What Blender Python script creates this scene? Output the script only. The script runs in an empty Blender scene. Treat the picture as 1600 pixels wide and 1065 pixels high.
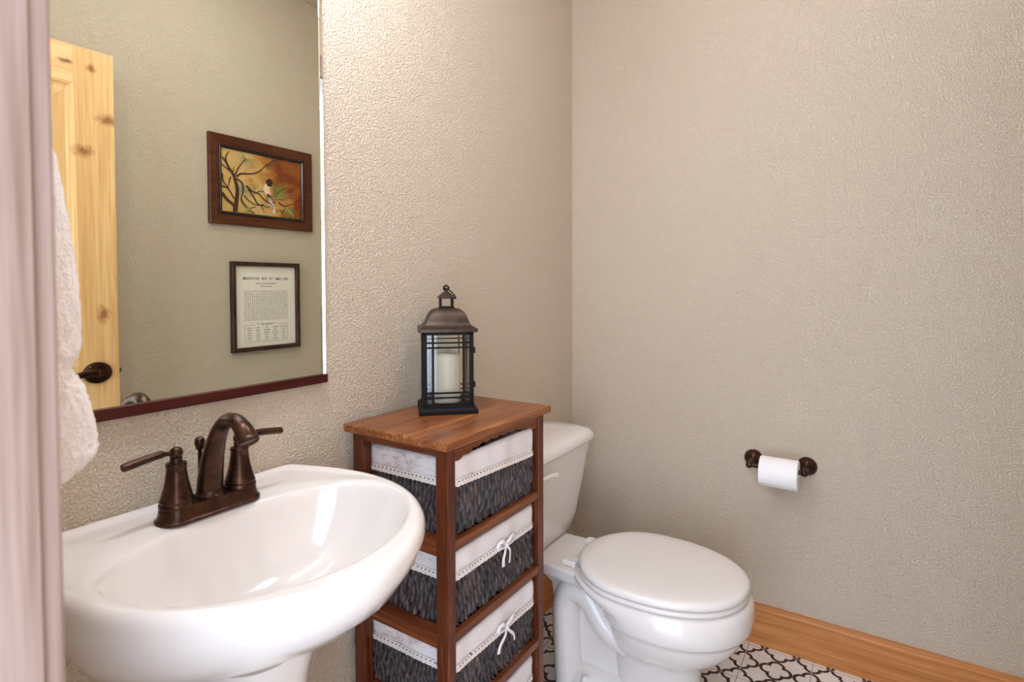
import bpy, bmesh, math, random
from mathutils import Vector, Matrix
PI = math.pi
random.seed(7)
SC = bpy.context.scene
COL = SC.collection

# ------------------------------------------------------------------ materials
def lin(c):
    return tuple(((v/255)/12.92 if v/255 <= .04045 else ((v/255+.055)/1.055)**2.4) for v in c)+(1.,)

class NT:
    def __init__(s, name):
        s.m = bpy.data.materials.new(name); s.m.use_nodes = True
        s.t = s.m.node_tree; s.b = s.t.nodes['Principled BSDF']
        s.out = s.t.nodes['Material Output']
    def n(s, typ, **kw):
        o = s.t.nodes.new(typ)
        for k, v in kw.items():
            if k.startswith('i_'): o.inputs[k[2:].replace('_', ' ')].default_value = v
            else: setattr(o, k, v)
        return o
    def l(s, a, b): s.t.links.new(a, b)
    def p(s, **kw):
        for k, v in kw.items(): s.b.inputs[k.replace('_', ' ')].default_value = v
        return s
    def coord(s, scale=(1, 1, 1), loc=(0, 0, 0), kind='Object'):
        tc = s.n('ShaderNodeTexCoord'); mp = s.n('ShaderNodeMapping')
        mp.inputs['Scale'].default_value = scale; mp.inputs['Location'].default_value = loc
        s.l(tc.outputs[kind], mp.inputs['Vector']); return mp.outputs['Vector']
    def noise(s, vec, scale, detail=2, rough=.5, dist=0):
        o = s.n('ShaderNodeTexNoise'); o.inputs['Scale'].default_value = scale
        o.inputs['Detail'].default_value = detail; o.inputs['Roughness'].default_value = rough
        o.inputs['Distortion'].default_value = dist; s.l(vec, o.inputs['Vector']); return o.outputs['Fac']
    def ramp(s, fac, stops):
        o = s.n('ShaderNodeValToRGB'); e = o.color_ramp.elements
        e[0].position, e[0].color = stops[0]; e[1].position, e[1].color = stops[-1]
        for p_, c_ in stops[1:-1]:
            k = e.new(p_); k.color = c_
        s.l(fac, o.inputs['Fac']); return o.outputs['Color']
    def math(s, op, a, b=None, c=None):
        o = s.n('ShaderNodeMath', operation=op)
        for i, v in enumerate((a, b, c)):
            if v is None: continue
            if hasattr(v, 'links'): s.l(v, o.inputs[i])
            else: o.inputs[i].default_value = v
        return o.outputs[0]
    def mix(s, fac, a, b, blend='MIX'):
        o = s.n('ShaderNodeMix', data_type='RGBA', blend_type=blend)
        for k, v in ((0, fac), (6, a), (7, b)):
            if hasattr(v, 'links'): s.l(v, o.inputs[k])
            else: o.inputs[k].default_value = v
        return o.outputs[2]
    def bump(s, h, strength=.3, dist=.002):
        o = s.n('ShaderNodeBump'); o.inputs['Strength'].default_value = strength
        o.inputs['Distance'].default_value = dist; s.l(h, o.inputs['Height'])
        s.l(o.outputs['Normal'], s.b.inputs['Normal'])
    def color(s, c): s.l(c, s.b.inputs['Base Color'])

def plain(name, c, rough=.5, metal=0., **kw):
    t = NT(name); t.p(Base_Color=lin(c), Roughness=rough, Metallic=metal, **kw); return t.m

def m_wall():
    t = NT('beige_textured_paint'); v = t.coord()
    n1 = t.noise(v, 205, 2, .55, .5); n2 = t.noise(v, 70, 2, .5, .3)
    r = t.ramp(n1, [(.38, (0, 0, 0, 1)), (.60, (1, 1, 1, 1))])
    h = t.math('MULTIPLY_ADD', n2, .7, r)
    t.p(Base_Color=lin((214, 198, 176)), Roughness=.55)
    t.bump(h, .9, .0028); return t.m

def m_wood(name, dark, mid, light, axis=0, rough=.4, cross=28, along=1.6, fine=140, spec=.4, knots=(), knotcol=(110, 62, 28), bump=.15, fw=.35, nw=.75):
    t = NT(name)
    sc = [cross]*3; sc[axis] = along
    v = t.coord(tuple(sc))
    sf = [fine]*3; sf[axis] = fine*.03
    vf = t.coord(tuple(sf))
    n1 = t.noise(v, 1, 4, .6, .8); n2 = t.noise(vf, 1, 2, .6)
    f = t.math('MULTIPLY_ADD', n2, fw, t.math('MULTIPLY', n1, nw))
    c = t.ramp(f, [(.30, lin(dark)), (.52, lin(mid)), (.75, lin(light))])
    if knots:
        tc = t.n('ShaderNodeTexCoord'); sep = t.n('ShaderNodeSeparateXYZ'); t.l(tc.outputs['Object'], sep.inputs[0])
        ax = [sep.outputs[0], sep.outputs[1], sep.outputs[2]]
        wob = t.noise(t.coord((9, 9, 9)), 6, 2)
        for (ia, ca, ra, ib, cb, rb) in knots:
            da = t.math('DIVIDE', t.math('SUBTRACT', ax[ia], ca), ra)
            db = t.math('DIVIDE', t.math('SUBTRACT', ax[ib], cb), rb)
            d = t.math('SQRT', t.math('ADD', t.math('MULTIPLY', da, da), t.math('MULTIPLY', db, db)))
            d = t.math('ADD', d, t.math('MULTIPLY', t.math('SUBTRACT', wob, .5), 1.2))
            mr = t.n('ShaderNodeMapRange'); t.l(d, mr.inputs['Value'])
            mr.inputs['From Min'].default_value = .25; mr.inputs['From Max'].default_value = 1.1
            mr.inputs['To Min'].default_value = .85; mr.inputs['To Max'].default_value = 0
            c = t.mix(mr.outputs[0], c, lin(knotcol))
    t.color(c); t.p(Roughness=rough); t.b.inputs['Specular IOR Level'].default_value = spec
    t.bump(f, bump, .001); return t.m

def m_floor():
    t = NT('quatrefoil_tile'); tc = t.n('ShaderNodeTexCoord'); sep = t.n('ShaderNodeSeparateXYZ')
    t.l(tc.outputs['Object'], sep.inputs[0])
    P_ = .0968
    def cell(o, off):   # distance to the nearest lattice centre, in metres
        a = t.math('DIVIDE', t.math('SUBTRACT', o, off), P_)
        f = t.math('SUBTRACT', a, t.math('ROUND', a))
        return t.math('ABSOLUTE', t.math('MULTIPLY', f, P_))
    x = cell(sep.outputs[0], -.222); y = cell(sep.outputs[1], -.6875)
    a_, r_ = .0225, .0162
    def circ(px, py, cx, cy):
        dx = t.math('SUBTRACT', px, cx); dy = t.math('SUBTRACT', py, cy)
        return t.math('SUBTRACT', t.math('SQRT', t.math('ADD', t.math('MULTIPLY', dx, dx), t.math('MULTIPLY', dy, dy))), r_)
    d = t.math('MINIMUM', circ(x, y, a_, 0), circ(x, y, 0, a_))
    d = t.math('MINIMUM', d, t.math('SUBTRACT', circ(x, y, 0, 0), .004))
    line = t.math('MULTIPLY', t.math('GREATER_THAN', d, 0), t.math('LESS_THAN', d, .0096))
    wob = t.noise(t.coord(), 9, 3)
    cream = t.ramp(wob, [(.3, lin((226, 220, 214))), (.7, lin((236, 230, 224)))])
    dark = t.ramp(wob, [(.35, lin((34, 24, 24))), (.7, lin((52, 28, 24)))])
    c = t.mix(line, cream, dark)
    def gr(o, off):
        a = t.math('DIVIDE', t.math('SUBTRACT', o, off), 2*P_)
        f = t.math('ABSOLUTE', t.math('MULTIPLY', t.math('SUBTRACT', a, t.math('ROUND', a)), 2*P_))
        return t.math('LESS_THAN', f, .0016)
    g = t.math('MAXIMUM', gr(sep.outputs[0], -.222), gr(sep.outputs[1], -.6875))
    c = t.mix(g, c, lin((178, 170, 160)))
    t.color(c); t.p(Roughness=.38)
    t.bump(t.math('SUBTRACT', 1., g), .3, .001); return t.m

def m_bronze(name='oil_rubbed_bronze', base=(52, 35, 28), hi=(90, 62, 47), rough=.3):
    t = NT(name); v = t.coord(); n = t.noise(v, 45, 3, .6)
    c = t.ramp(n, [(.35, lin(base)), (.72, lin(hi))])
    t.color(c); t.p(Metallic=.85, Roughness=rough); return t.m

def m_porcelain():
    t = NT('white_porcelain'); t.p(Base_Color=lin((226, 220, 215)), Roughness=.12)
    t.b.inputs['Coat Weight'].default_value = .4; t.b.inputs['Coat Roughness'].default_value = .03; return t.m

def m_glass():
    t = NT('clear_glass'); tr = t.n('ShaderNodeBsdfTransparent'); gl = t.n('ShaderNodeBsdfGlossy'); mx = t.n('ShaderNodeMixShader')
    tr.inputs[0].default_value = (.96, .98, .97, 1); gl.inputs['Roughness'].default_value = .02
    fr = t.n('ShaderNodeFresnel'); fr.inputs['IOR'].default_value = 1.5
    t.l(fr.outputs[0], mx.inputs[0]); t.l(tr.outputs[0], mx.inputs[1]); t.l(gl.outputs[0], mx.inputs[2])
    t.l(mx.outputs[0], t.out.inputs['Surface']); return t.m

def m_weave():
    t = NT('dark_seagrass_weave'); n = t.noise(t.coord((1, 1, .35)), 150, 2, .6, .3); n2 = t.noise(t.coord(), 14, 2)
    f = t.math('MULTIPLY_ADD', n2, .35, t.math('MULTIPLY', n, .8))
    c = t.ramp(f, [(.36, lin((34, 30, 32))), (.56, lin((58, 52, 53))), (.68, lin((78, 62, 58))), (.82, lin((124, 96, 86)))])
    t.color(c); t.p(Roughness=.55); t.bump(n, .5, .002); return t.m

def m_liner():
    t = NT('white_liner_cloth'); v = t.coord()
    tc = t.n('ShaderNodeTexCoord'); sep = t.n('ShaderNodeSeparateXYZ'); t.l(tc.outputs['Object'], sep.inputs[0])
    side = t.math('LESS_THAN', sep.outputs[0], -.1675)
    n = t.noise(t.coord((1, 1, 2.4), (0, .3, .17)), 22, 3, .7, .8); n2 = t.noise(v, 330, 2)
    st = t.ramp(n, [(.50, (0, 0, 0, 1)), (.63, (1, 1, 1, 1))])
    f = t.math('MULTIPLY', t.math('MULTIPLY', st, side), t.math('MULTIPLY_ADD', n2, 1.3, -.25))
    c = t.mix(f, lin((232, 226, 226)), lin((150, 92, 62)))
    t.color(c); t.p(Roughness=.85); t.bump(t.noise(v, 700, 1), .25, .0006); return t.m

def m_lace():
    t = NT('cotton_lace'); uv = t.n('ShaderNodeUVMap'); sep = t.n('ShaderNodeSeparateXYZ'); t.l(uv.outputs[0], sep.inputs[0])
    u, v = sep.outputs[0], sep.outputs[1]
    fr = t.math('FRACT', t.math('DIVIDE', u, .0115))
    dash = t.math('MULTIPLY', t.math('LESS_THAN', fr, .45), t.math('MULTIPLY', t.math('GREATER_THAN', v, .0082), t.math('LESS_THAN', v, .0112)))
    f2 = t.math('FRACT', t.math('DIVIDE', u, .0042)); hole = t.math('MULTIPLY', t.math('LESS_THAN', f2, .35), t.math('MULTIPLY', t.math('GREATER_THAN', v, .0035), t.math('LESS_THAN', v, .0055)))
    c = t.mix(dash, lin((234, 226, 220)), lin((112, 98, 92))); c = t.mix(t.math('MULTIPLY', hole, .45), c, lin((120, 105, 96)))
    t.color(c); t.p(Roughness=.9); return t.m

def m_towel():
    t = NT('white_terry'); n = t.noise(t.coord(), 260, 2, .6)
    c = t.ramp(n, [(.3, lin((226, 218, 214))), (.7, lin((244, 238, 234)))])
    t.color(c); t.p(Roughness=1.); t.b.inputs['Sheen Weight'].default_value = .4
    t.bump(n, .8, .004); return t.m

def m_canvas():
    t = NT('painted_canvas'); v = t.coord()
    sep = t.n('ShaderNodeSeparateXYZ'); tc = t.n('ShaderNodeTexCoord'); t.l(tc.outputs['Object'], sep.inputs[0])
    n = t.noise(v, 9, 4, .6, .8); n2 = t.noise(v, 60, 3)
    u = t.math('DIVIDE', t.math('ADD', sep.outputs[0], .2075), .415); w = t.math('DIVIDE', t.math('SUBTRACT', sep.outputs[2], .057), .285)
    g = t.math('ADD', t.math('MULTIPLY', u, .62), t.math('MULTIPLY', w, .18))
    f = t.math('ADD', g, t.math('ADD', t.math('MULTIPLY', t.math('SUBTRACT', n, .5), .75), t.math('MULTIPLY', t.math('SUBTRACT', n2, .5), .12)))
    c = t.ramp(f, [(.08, lin((196, 158, 92))), (.30, lin((206, 170, 108))), (.44, lin((186, 128, 56))), (.54, lin((150, 82, 26))), (.64, lin((118, 44, 16))), (.76, lin((146, 80, 28)))])
    t.color(c); t.p(Roughness=.35); return t.m

def m_emit(name, c, s):
    t = NT(name); t.p(Base_Color=lin(c), Roughness=.4); t.b.inputs['Emission Color'].default_value = lin(c); t.b.inputs['Emission Strength'].default_value = s; return t.m

WALL = m_wall()
CEIL = WALL
ALDER_Y = m_wood('alder_trim_y', (156, 92, 42), (190, 124, 66), (212, 150, 90), 1, cross=34)
ALDER_X = m_wood('alder_trim_x', (156, 92, 42), (190, 124, 66), (212, 150, 90), 0, cross=34)
JAMB = m_wood('pale_alder_jamb', (112, 86, 70), (152, 130, 119), (172, 153, 144), 2, cross=30, along=.9)
DOORW = m_wood('knotty_alder_v', (186, 132, 76), (214, 168, 112), (230, 194, 142), 2, cross=20, along=1.0, knotcol=(140, 78, 34),
               knots=((0, .645, .016, 2, 1.955, .018), (0, .692, .040, 2, 1.79, .022), (0, .618, .034, 2, 1.67, .024), (0, .665, .022, 2, 1.115, .034)))
DOORH = m_wood('knotty_alder_h', (206, 146, 92), (226, 176, 122), (238, 196, 146), 0, cross=20, along=1.0, knotcol=(96, 50, 26),
               knots=((0, .572, .032, 2, 1.958, .010),))
SHV = m_wood('stained_oak_v', (44, 16, 9), (88, 40, 20), (128, 70, 38), 2, cross=60, along=3, fine=330, rough=.38, fw=.62, nw=.44, bump=.35)
SHX = m_wood('stained_oak_x', (60, 26, 12), (110, 56, 26), (148, 86, 46), 0, cross=46, along=3, fine=330, rough=.36, fw=.62, nw=.44, bump=.35)
SHY = m_wood('stained_oak_y', (62, 26, 12), (108, 52, 24), (150, 88, 46), 1, cross=60, along=3, fine=330, rough=.38, fw=.62, nw=.44, bump=.35)
TOPM = m_wood('oak_top', (62, 30, 16), (130, 74, 38), (186, 124, 72), 0, cross=30, along=2.4, fine=200, rough=.32, fw=.62, nw=.44, bump=.35)
FLOOR = m_floor()
BRONZE = m_bronze()
BRONZE_D = m_bronze('dark_bronze', (40, 26, 20), (84, 52, 36), .28)
PORC = m_porcelain()
SEATP = plain('white_seat_enamel', (228, 222, 217), .22)
GLASS = m_glass()
WEAVE = m_weave(); LINER = m_liner(); LACE = m_lace(); TOWEL = m_towel()
MIRROR = plain('mirror_silver', (233, 236, 222), .0, 1.)
TRIM = m_wood('dark_cherry_trim', (44, 10, 8), (66, 18, 14), (86, 30, 22), 0, cross=60, along=4, rough=.4, spec=.3)
BLACKM = plain('black_iron', (13, 11, 12), .55, .0)
BLACKM.node_tree.nodes['Principled BSDF'].inputs['Specular IOR Level'].default_value = .18
def m_roof():
    t = NT('aged_bronze_sheet'); n = t.noise(t.coord(), 30, 3)
    t.color(t.ramp(n, [(.3, lin((46, 36, 30))), (.7, lin((84, 66, 52)))])); t.p(Metallic=.55, Roughness=.42); return t.m
ROOFM = m_roof()
CANDLE = plain('ivory_wax', (236, 222, 198), .45)
PAPER = plain('toilet_tissue', (244, 240, 238), .9)
SHEET = plain('print_paper', (238, 230, 218), .7)
INK = plain('black_ink', (28, 26, 26), .7)
INKG = plain('grey_ink', (62, 56, 54), .7)
FRAMEB = m_wood('red_brown_frame', (50, 18, 8), (78, 34, 12), (100, 50, 20), 0, cross=40, along=5, rough=.28)
FRAMED = m_wood('dark_distressed_frame', (22, 10, 10), (48, 26, 20), (86, 50, 36), 2, cross=70, along=8, rough=.45)
LIP = plain('black_lip', (20, 14, 18), .25)
CANVAS = m_canvas()
BRASS = plain('worn_brass', (120, 96, 56), .35, .9)
CHROME = plain('brushed_nickel', (190, 186, 180), .25, 1.)
GLOBE = m_emit('frosted_globe_glow', (236, 242, 255), 47)
FILL_DOME = m_emit('added_fill_glow', (240, 243, 255), 19)  # emission of the added ceiling fill

# ------------------------------------------------------------------ mesh helpers
class MB:
    def __init__(s): s.v = []; s.f = []; s.mi = []; s.uv = None
    def add(s, vs, fs, mi=0):
        o = len(s.v); s.v += [tuple(p) for p in vs]; s.f += [tuple(i+o for i in f) for f in fs]; s.mi += [mi]*len(fs); return s
    def box(s, x0, x1, y0, y1, z0, z1, mi=0):
        vs = [(x, y, z) for z in (z0, z1) for y in (y0, y1) for x in (x0, x1)]
        return s.add(vs, [(0, 2, 3, 1), (4, 5, 7, 6), (0, 1, 5, 4), (2, 6, 7, 3), (0, 4, 6, 2), (1, 3, 7, 5)], mi)
    def loft(s, rings, cap0=True, cap1=True, closed=True, mi=0):
        n = len(rings[0]); vs = [p for r in rings for p in r]; fs = []
        m = n if closed else n-1
        for i in range(len(rings)-1):
            for j in range(m):
                k = (j+1) % n
                fs.append((i*n+j, i*n+k, (i+1)*n+k, (i+1)*n+j))
        if cap0: fs.append(tuple(reversed(range(n))))
        if cap1: fs.append(tuple((len(rings)-1)*n+j for j in range(n)))
        return s.add(vs, fs, mi)
    def lathe(s, prof, origin=(0, 0, 0), axis=(0, 0, 1), n=32, cap0=True, cap1=True, mi=0):
        a = Vector(axis).normalized(); u = a.orthogonal().normalized(); w = a.cross(u); o = Vector(origin)
        rings = [[o+a*h+(u*math.cos(2*PI*j/n)+w*math.sin(2*PI*j/n))*max(r, 1e-5) for j in range(n)] for r, h in prof]
        return s.loft(rings, cap0, cap1, mi=mi)
    def tube(s, path, rad, n=12, flat=(1, 1), up=None, cap=True, mi=0, closed=False):
        P = [Vector(p) for p in path]; L = len(P)
        R = rad if isinstance(rad, (list, tuple)) else [rad]*L
        rings = []; prev = None
        for i in range(L):
            if closed: d = P[(i+1) % L]-P[i-1]
            else: d = P[min(i+1, L-1)]-P[max(i-1, 0)]
            d.normalize()
            if prev is None:
                u = Vector(up) if up else d.orthogonal()
            else: u = prev
            u = (u-d*u.dot(d)).normalized(); prev = u; w = d.cross(u)
            rings.append([P[i]+(u*math.cos(2*PI*j/n)*flat[0]+w*math.sin(2*PI*j/n)*flat[1])*R[i] for j in range(n)])
        if closed: rings.append(rings[0]); return s.loft(rings, False, False, mi=mi)
        return s.loft(rings, cap, cap, mi=mi)
    def sphere(s, c, r, n=16, m=10, sc=(1, 1, 1), mi=0):
        c = Vector(c); rings = []
        for i in range(1, m):
            a = PI*i/m
            rings.append([c+Vector((math.sin(a)*math.cos(2*PI*j/n)*r*sc[0], math.sin(a)*math.sin(2*PI*j/n)*r*sc[1], -math.cos(a)*r*sc[2])) for j in range(n)])
        return s.loft(rings, True, True, mi=mi)
    def build(s, name, mat, parent=None, smooth=True, bevel=0, seg=2, sub=0, angle=40):
        me = bpy.data.meshes.new(name)
        off = Vector((0, 0, 0)); q = parent
        while q is not None: off += Vector(q.location); q = q.parent
        me.from_pydata([tuple(Vector(p)-off) for p in s.v], [], s.f)
        mats = mat if isinstance(mat, (list, tuple)) else [mat]
        for m in mats: me.materials.append(m)
        if len(mats) > 1:
            for p_, i in zip(me.polygons, s.mi): p_.material_index = i
        bm = bmesh.new(); bm.from_mesh(me); bmesh.ops.recalc_face_normals(bm, faces=bm.faces); bm.to_mesh(me); bm.free()
        if s.uv:
            uvl = me.uv_layers.new(name='UVMap')
            for lp in me.loops: uvl.data[lp.index].uv = s.uv[lp.vertex_index]
        o = bpy.data.objects.new(name, me); COL.objects.link(o)
        if parent: o.parent = parent
        if smooth:
            for p_ in me.polygons: p_.use_smooth = True
        if bevel:
            b = o.modifiers.new('bev', 'BEVEL'); b.width = bevel; b.segments = seg; b.limit_method = 'ANGLE'; b.angle_limit = math.radians(35)
            b.harden_normals = False
        if sub:
            b = o.modifiers.new('sub', 'SUBSURF'); b.levels = sub; b.render_levels = sub
        if smooth and not sub:
            me.set_sharp_from_angle(angle=math.radians(angle))
        return o

def thing(name, label, cat, loc, group=None):
    o = bpy.data.objects.new(name, None); COL.objects.link(o); o.location = loc; o.empty_display_size = .05
    return tag(o, label, cat, group)
def tag(o, label, cat, group=None):
    o['label'] = label; o['category'] = cat
    if group: o['group'] = group
    return o
def struct(o): o['kind'] = 'structure'; return o
def sm(a, b, t): t = max(0, min(1, (t-a)/(b-a))); return t*t*(3-2*t)
def spline(pts, k=8):
    P = [Vector(p) for p in pts]; out = []
    for i in range(len(P)-1):
        p0 = P[max(i-1, 0)]; p1 = P[i]; p2 = P[i+1]; p3 = P[min(i+2, len(P)-1)]
        for j in range(k):
            t = j/k
            out.append(.5*((2*p1)+(p2-p0)*t+(2*p0-5*p1+4*p2-p3)*t*t+(3*p1-p0-3*p2+p3)*t**3))
    out.append(P[-1]); return out

# ------------------------------------------------------------------ the room
XW, YW, ZC = -1.897, -1.438, 2.67      # entry wall, opposite wall, ceiling
JY0, JY1, DH = -1.263, -.55, 2.05      # doorway
struct(MB().box(-3.2, .12, -2.2, .12, -.06, 0).build('floor', FLOOR, smooth=False))
struct(MB().box(XW-.12, .12, YW-.12, .12, ZC, ZC+.06).build('ceiling', CEIL, smooth=False))
struct(MB().box(XW-.12, .12, 0, .12, 0, ZC).build('wall_left', WALL, smooth=False))
struct(MB().box(0, .12, YW-.12, 0, 0, ZC).build('wall_right', WALL, smooth=False))
struct(MB().box(XW-.12, .0, YW-.12, YW, 0, ZC).build('wall_opposite', WALL, smooth=False))
w = MB(); x0 = XW-.115
w.box(x0, XW, JY1+.018, 0, 0, ZC); w.box(x0, XW, YW, JY0-.018, 0, ZC); w.box(x0, XW, JY0-.018, JY1+.018, DH+.018, ZC)
struct(w.build('wall_entry', WALL, smooth=False))
# baseboards: small step at the top edge
def base(name, prof_pts, mat):
    struct(prof_pts.build(name, mat, smooth=False))
def bb_y(x, y0, y1, sx):     # board against a plane of constant x, face towards sx
    m = MB(); pr = [(0, 0), (.016, 0), (.016, .122), (.013, .127), (.011, .1275), (.010, .1365), (0, .1365)]
    m.loft([[(x+sx*d, y, z) for d, z in pr] for y in (y0, y1)]); return m
def bb_x(y, x0, x1, sy):
    m = MB(); pr = [(0, 0), (.016, 0), (.016, .122), (.013, .127), (.011, .1275), (.010, .1365), (0, .1365)]
    m.loft([[(x, y+sy*d, z) for d, z in pr] for x in (x0, x1)]); return m
base('baseboard_right', bb_y(0, YW, 0, -1), ALDER_Y)
base('baseboard_left', bb_x(0, XW, -.016, -1), ALDER_X)
base('baseboard_opposite', bb_x(YW, -1.0, -.016, 1), ALDER_X)
# door jamb and casings
m = MB()
m.box(x0-.004, XW+.004, JY1, JY1+.018, 0, DH); m.box(x0-.004, XW+.004, JY0-.018, JY0, 0, DH); m.box(x0-.004, XW+.004, JY0-.018, JY1+.018, DH, DH+.018)
struct(m.build('trim_1', JAMB, smooth=False, bevel=.001))
def casing(name, xa, xb):
    m = MB()
    m.box(xa, xb, JY1+.005, JY1+.085, 0, DH+.005); m.box(xa, xb, JY0-.085, JY0-.005, 0, DH+.005); m.box(xa, xb, JY0-.085, JY1+.085, DH+.005, DH+.085)
    struct(m.build(name, JAMB, smooth=False, bevel=.003))
casing('trim_2', XW, XW+.0185); casing('trim_3', x0-.018, x0)

# ------------------------------------------------------------------ open door (seen in the mirror)
dx0, dx1, dyf, dyb = -1.857, -1.146, -1.226, -1.261
door = struct(bpy.data.objects.new('door_1', None)); COL.objects.link(door); door.location = (dx0, dyf-.0175, .012)
st = .118
m = MB(); m.box(dx1-st, dx1, dyb, dyf, .012, 2.031); m.box(dx0, dx0+st, dyb, dyf, .012, 2.031); m.build('stile', DOORW, door, smooth=False, bevel=.0015)
m = MB(); m.box(dx0+st, dx1-st, dyb, dyf, 1.906, 2.031); m.box(dx0+st, dx1-st, dyb, dyf, .86, 1.0); m.box(dx0+st, dx1-st, dyb, dyf, .012, .24)
m.build('rail', DOORH, door, smooth=False, bevel=.0015)
m = MB()
for z0, z1 in ((.24, .86), (1.0, 1.906)):
    a, b = dx0+st, dx1-st
    def rr(i, y): return [(a+i, y, z0+i), (b-i, y, z0+i), (b-i, y, z1-i), (a+i, y, z1-i)]
    m.loft([rr(0, dyf-.002), rr(.006, dyf-.003), rr(.010, dyf-.010), rr(.022, dyf-.012), rr(.05, dyf-.005), rr(.06, dyf-.004)], False, True)
    m.loft([rr(0, dyb+.002), rr(.012, dyb+.010), rr(.05, dyb+.005)], False, True)
m.build('panel', DOORW, door, smooth=False)
h = MB(); kx, kz = -1.214, .926
h.lathe([(.037, 0), (.037, .004), (.034, .009), (.022, .013), (.014, .014), (.013, .024)], (kx, dyf, kz), (0, 1, 0))
h.v = [(kx+(p[0]-kx)*1.18, p[1], p[2]) for p in h.v]
lv = spline([(kx, dyf+.024, kz), (kx-.03, dyf+.026, kz+.004), (kx-.07, dyf+.026, kz-.002), (kx-.105, dyf+.024, kz-.006)], 6)
h.tube(lv, [.013-.004*i/len(lv) for i in range(len(lv))], 12, up=(0, 0, 1), flat=(1, .5))
h.sphere((kx, dyf+.022, kz), .0115)
h.build('door_handle', BRONZE_D, door)
MB().box(dx1, dx1+.0015, dyb+.006, dyf-.006, kz-.028, kz+.028).box(dx1, dx1+.010, dyb+.012, dyf-.012, kz-.007, kz+.007).build('latch', BRASS, door, smooth=False)

# ------------------------------------------------------------------ mirror with dark ledge
mx0, mx1, mz0, mz1 = -1.80, -1.2215, 1.0255, 2.02
mir = thing('wall_mirror', 'large frameless bevelled-edge mirror on the wall above the sink', 'mirror', ((mx0+mx1)/2, 0, mz0))
mir['label'] = 'large frameless mirror with angled glass edges on the wall above the sink'
m = MB()
def mr(i, y): return [(mx0+i, y, mz0), (mx1-i, y, mz0), (mx1-i, y, mz1-i), (mx0+i, y, mz1-i)]
m.loft([mr(0, -.001), mr(0, -.0045), mr(.009, -.0065)], True, True)
m.build('mirror_glass', MIRROR, mir, smooth=False)
m = MB(); m.loft([[(mx1-.0050, -.0066, z), (mx1-.0005, -.0102, z), (mx1, -.0096, z), (mx1, -.001, z), (mx1-.0050, -.001, z)] for z in (mz0, mz1)])  # wedge angled so the glass edge picks up the doorway's brightness
o = m.build('mirror_edge', MIRROR, mir, smooth=False); o['label'] = 'polished glass edge strip, tilted to reflect the bright doorway'
o = MB().box(mx0, mx1+.002, -.0135, -.0005, 1.0065, mz0).build('mirror_ledge', TRIM, mir, smooth=False, bevel=.001); o['label'] = 'dark cherry wood strip under the glass'

# ------------------------------------------------------------------ vanity light above the mirror
van = thing('vanity_light', 'vanity light bar with three round frosted globes above the mirror', 'lamp', (-1.52, 0, 2.2))
m = MB(); m.box(-1.80, -1.24, -.028, -.001, 2.17, 2.235); m.build('backplate', BRONZE_D, van, smooth=False, bevel=.006)
for gx in (-1.72, -1.52, -1.32):
    m = MB(); m.tube([(gx, -.025, 2.20), (gx, -.23, 2.205), (gx, -.28, 2.20), (gx, -.29, 2.175)], .009, 10); m.lathe([(.02, 0), (.028, -.014)], (gx, -.29, 2.18)); m.build('arm', BRONZE_D, van)
    MB().sphere((gx, -.29, 2.118), .052, 24, 14).build('globe', GLOBE, van)

# added fill light under the ceiling, lifts the far walls and toilet
cl = thing('added_fill_light', 'added fill light shaped as a round frosted dome on the ceiling', 'lamp', (-.80, -.80, ZC))
MB().lathe([(.165, 0), (.165, -.018), (.150, -.024)], (-.80, -.80, ZC-.001), n=48).build('canopy', BRONZE_D, cl)
MB().lathe([(.146, -.022), (.140, -.040), (.120, -.060), (.085, -.074), (.04, -.081), (.002, -.083)], (-.80, -.80, ZC), n=48).build('dome', FILL_DOME, cl)

# ------------------------------------------------------------------ pedestal sink
SX = -1.526
SW, SF = .263, .305      # half width, reach of the front curve
sink = thing('pedestal_sink', 'white porcelain pedestal sink under the mirror', 'sink', (SX, -.2, 0))
N = 144
def outl(t, grow=0.):
    # outer plan outline, t = angle about (SX, -.25); flat back at y = -.002
    a = t
    ca, sa = math.cos(a), math.sin(a)
    # find radius by marching the implicit shape
    lo, hi = 0., .6
    for _ in range(40):
        r = (lo+hi)/2; x, y = r*ca, -.25+r*sa
        inside = y < -.002
        if y > -.20:
            k = (y+.20)/.198
            wid = SW-.052*k**1.7
            inside = inside and abs(x) < wid
        else:
            q = (-.20-y)/SF
            inside = inside and q < 1 and abs(x) < SW*(1-q**2.15)**.58
        if inside: lo = r
        else: hi = r
    return lo*ca, -.25+lo*sa
ANG = [2*PI*i/N for i in range(N)]
OUT = [outl(a) for a in ANG]
# smooth the outline slightly
for _ in range(1):
    OUT = [((OUT[i-1][0]+2*OUT[i][0]+OUT[(i+1) % N][0])/4, (OUT[i-1][1]+2*OUT[i][1]+OUT[(i+1) % N][1])/4) for i in range(N)]
def inl(a):
    # basin opening: wide oval, centre (-.008, -.292)
    ca, sa = math.cos(a), math.sin(a)
    cx, cy, A, B = 0, -.268, .2245, .183
    # ray from (0,-.25)
    lo, hi = 0., .5
    for _ in range(40):
        r = (lo+hi)/2; x = r*ca-cx; y = -.25+r*sa-cy
        b = B if y < 0 else .146
        e = 2.0 if y < 0 else 2.3
        if abs(x/A)**e+abs(y/b)**e < 1: lo = r
        else: hi = r
    return lo*ca, -.25+lo*sa
INN = [inl(a) for a in ANG]
ZR = .850
def ring_scale(s, z, yc=-.24):   # outer outline scaled about (0,yc)
    return [(SX+x*s, min(yc+(y-yc)*s, -.002), z) for x, y in OUT]
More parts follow.
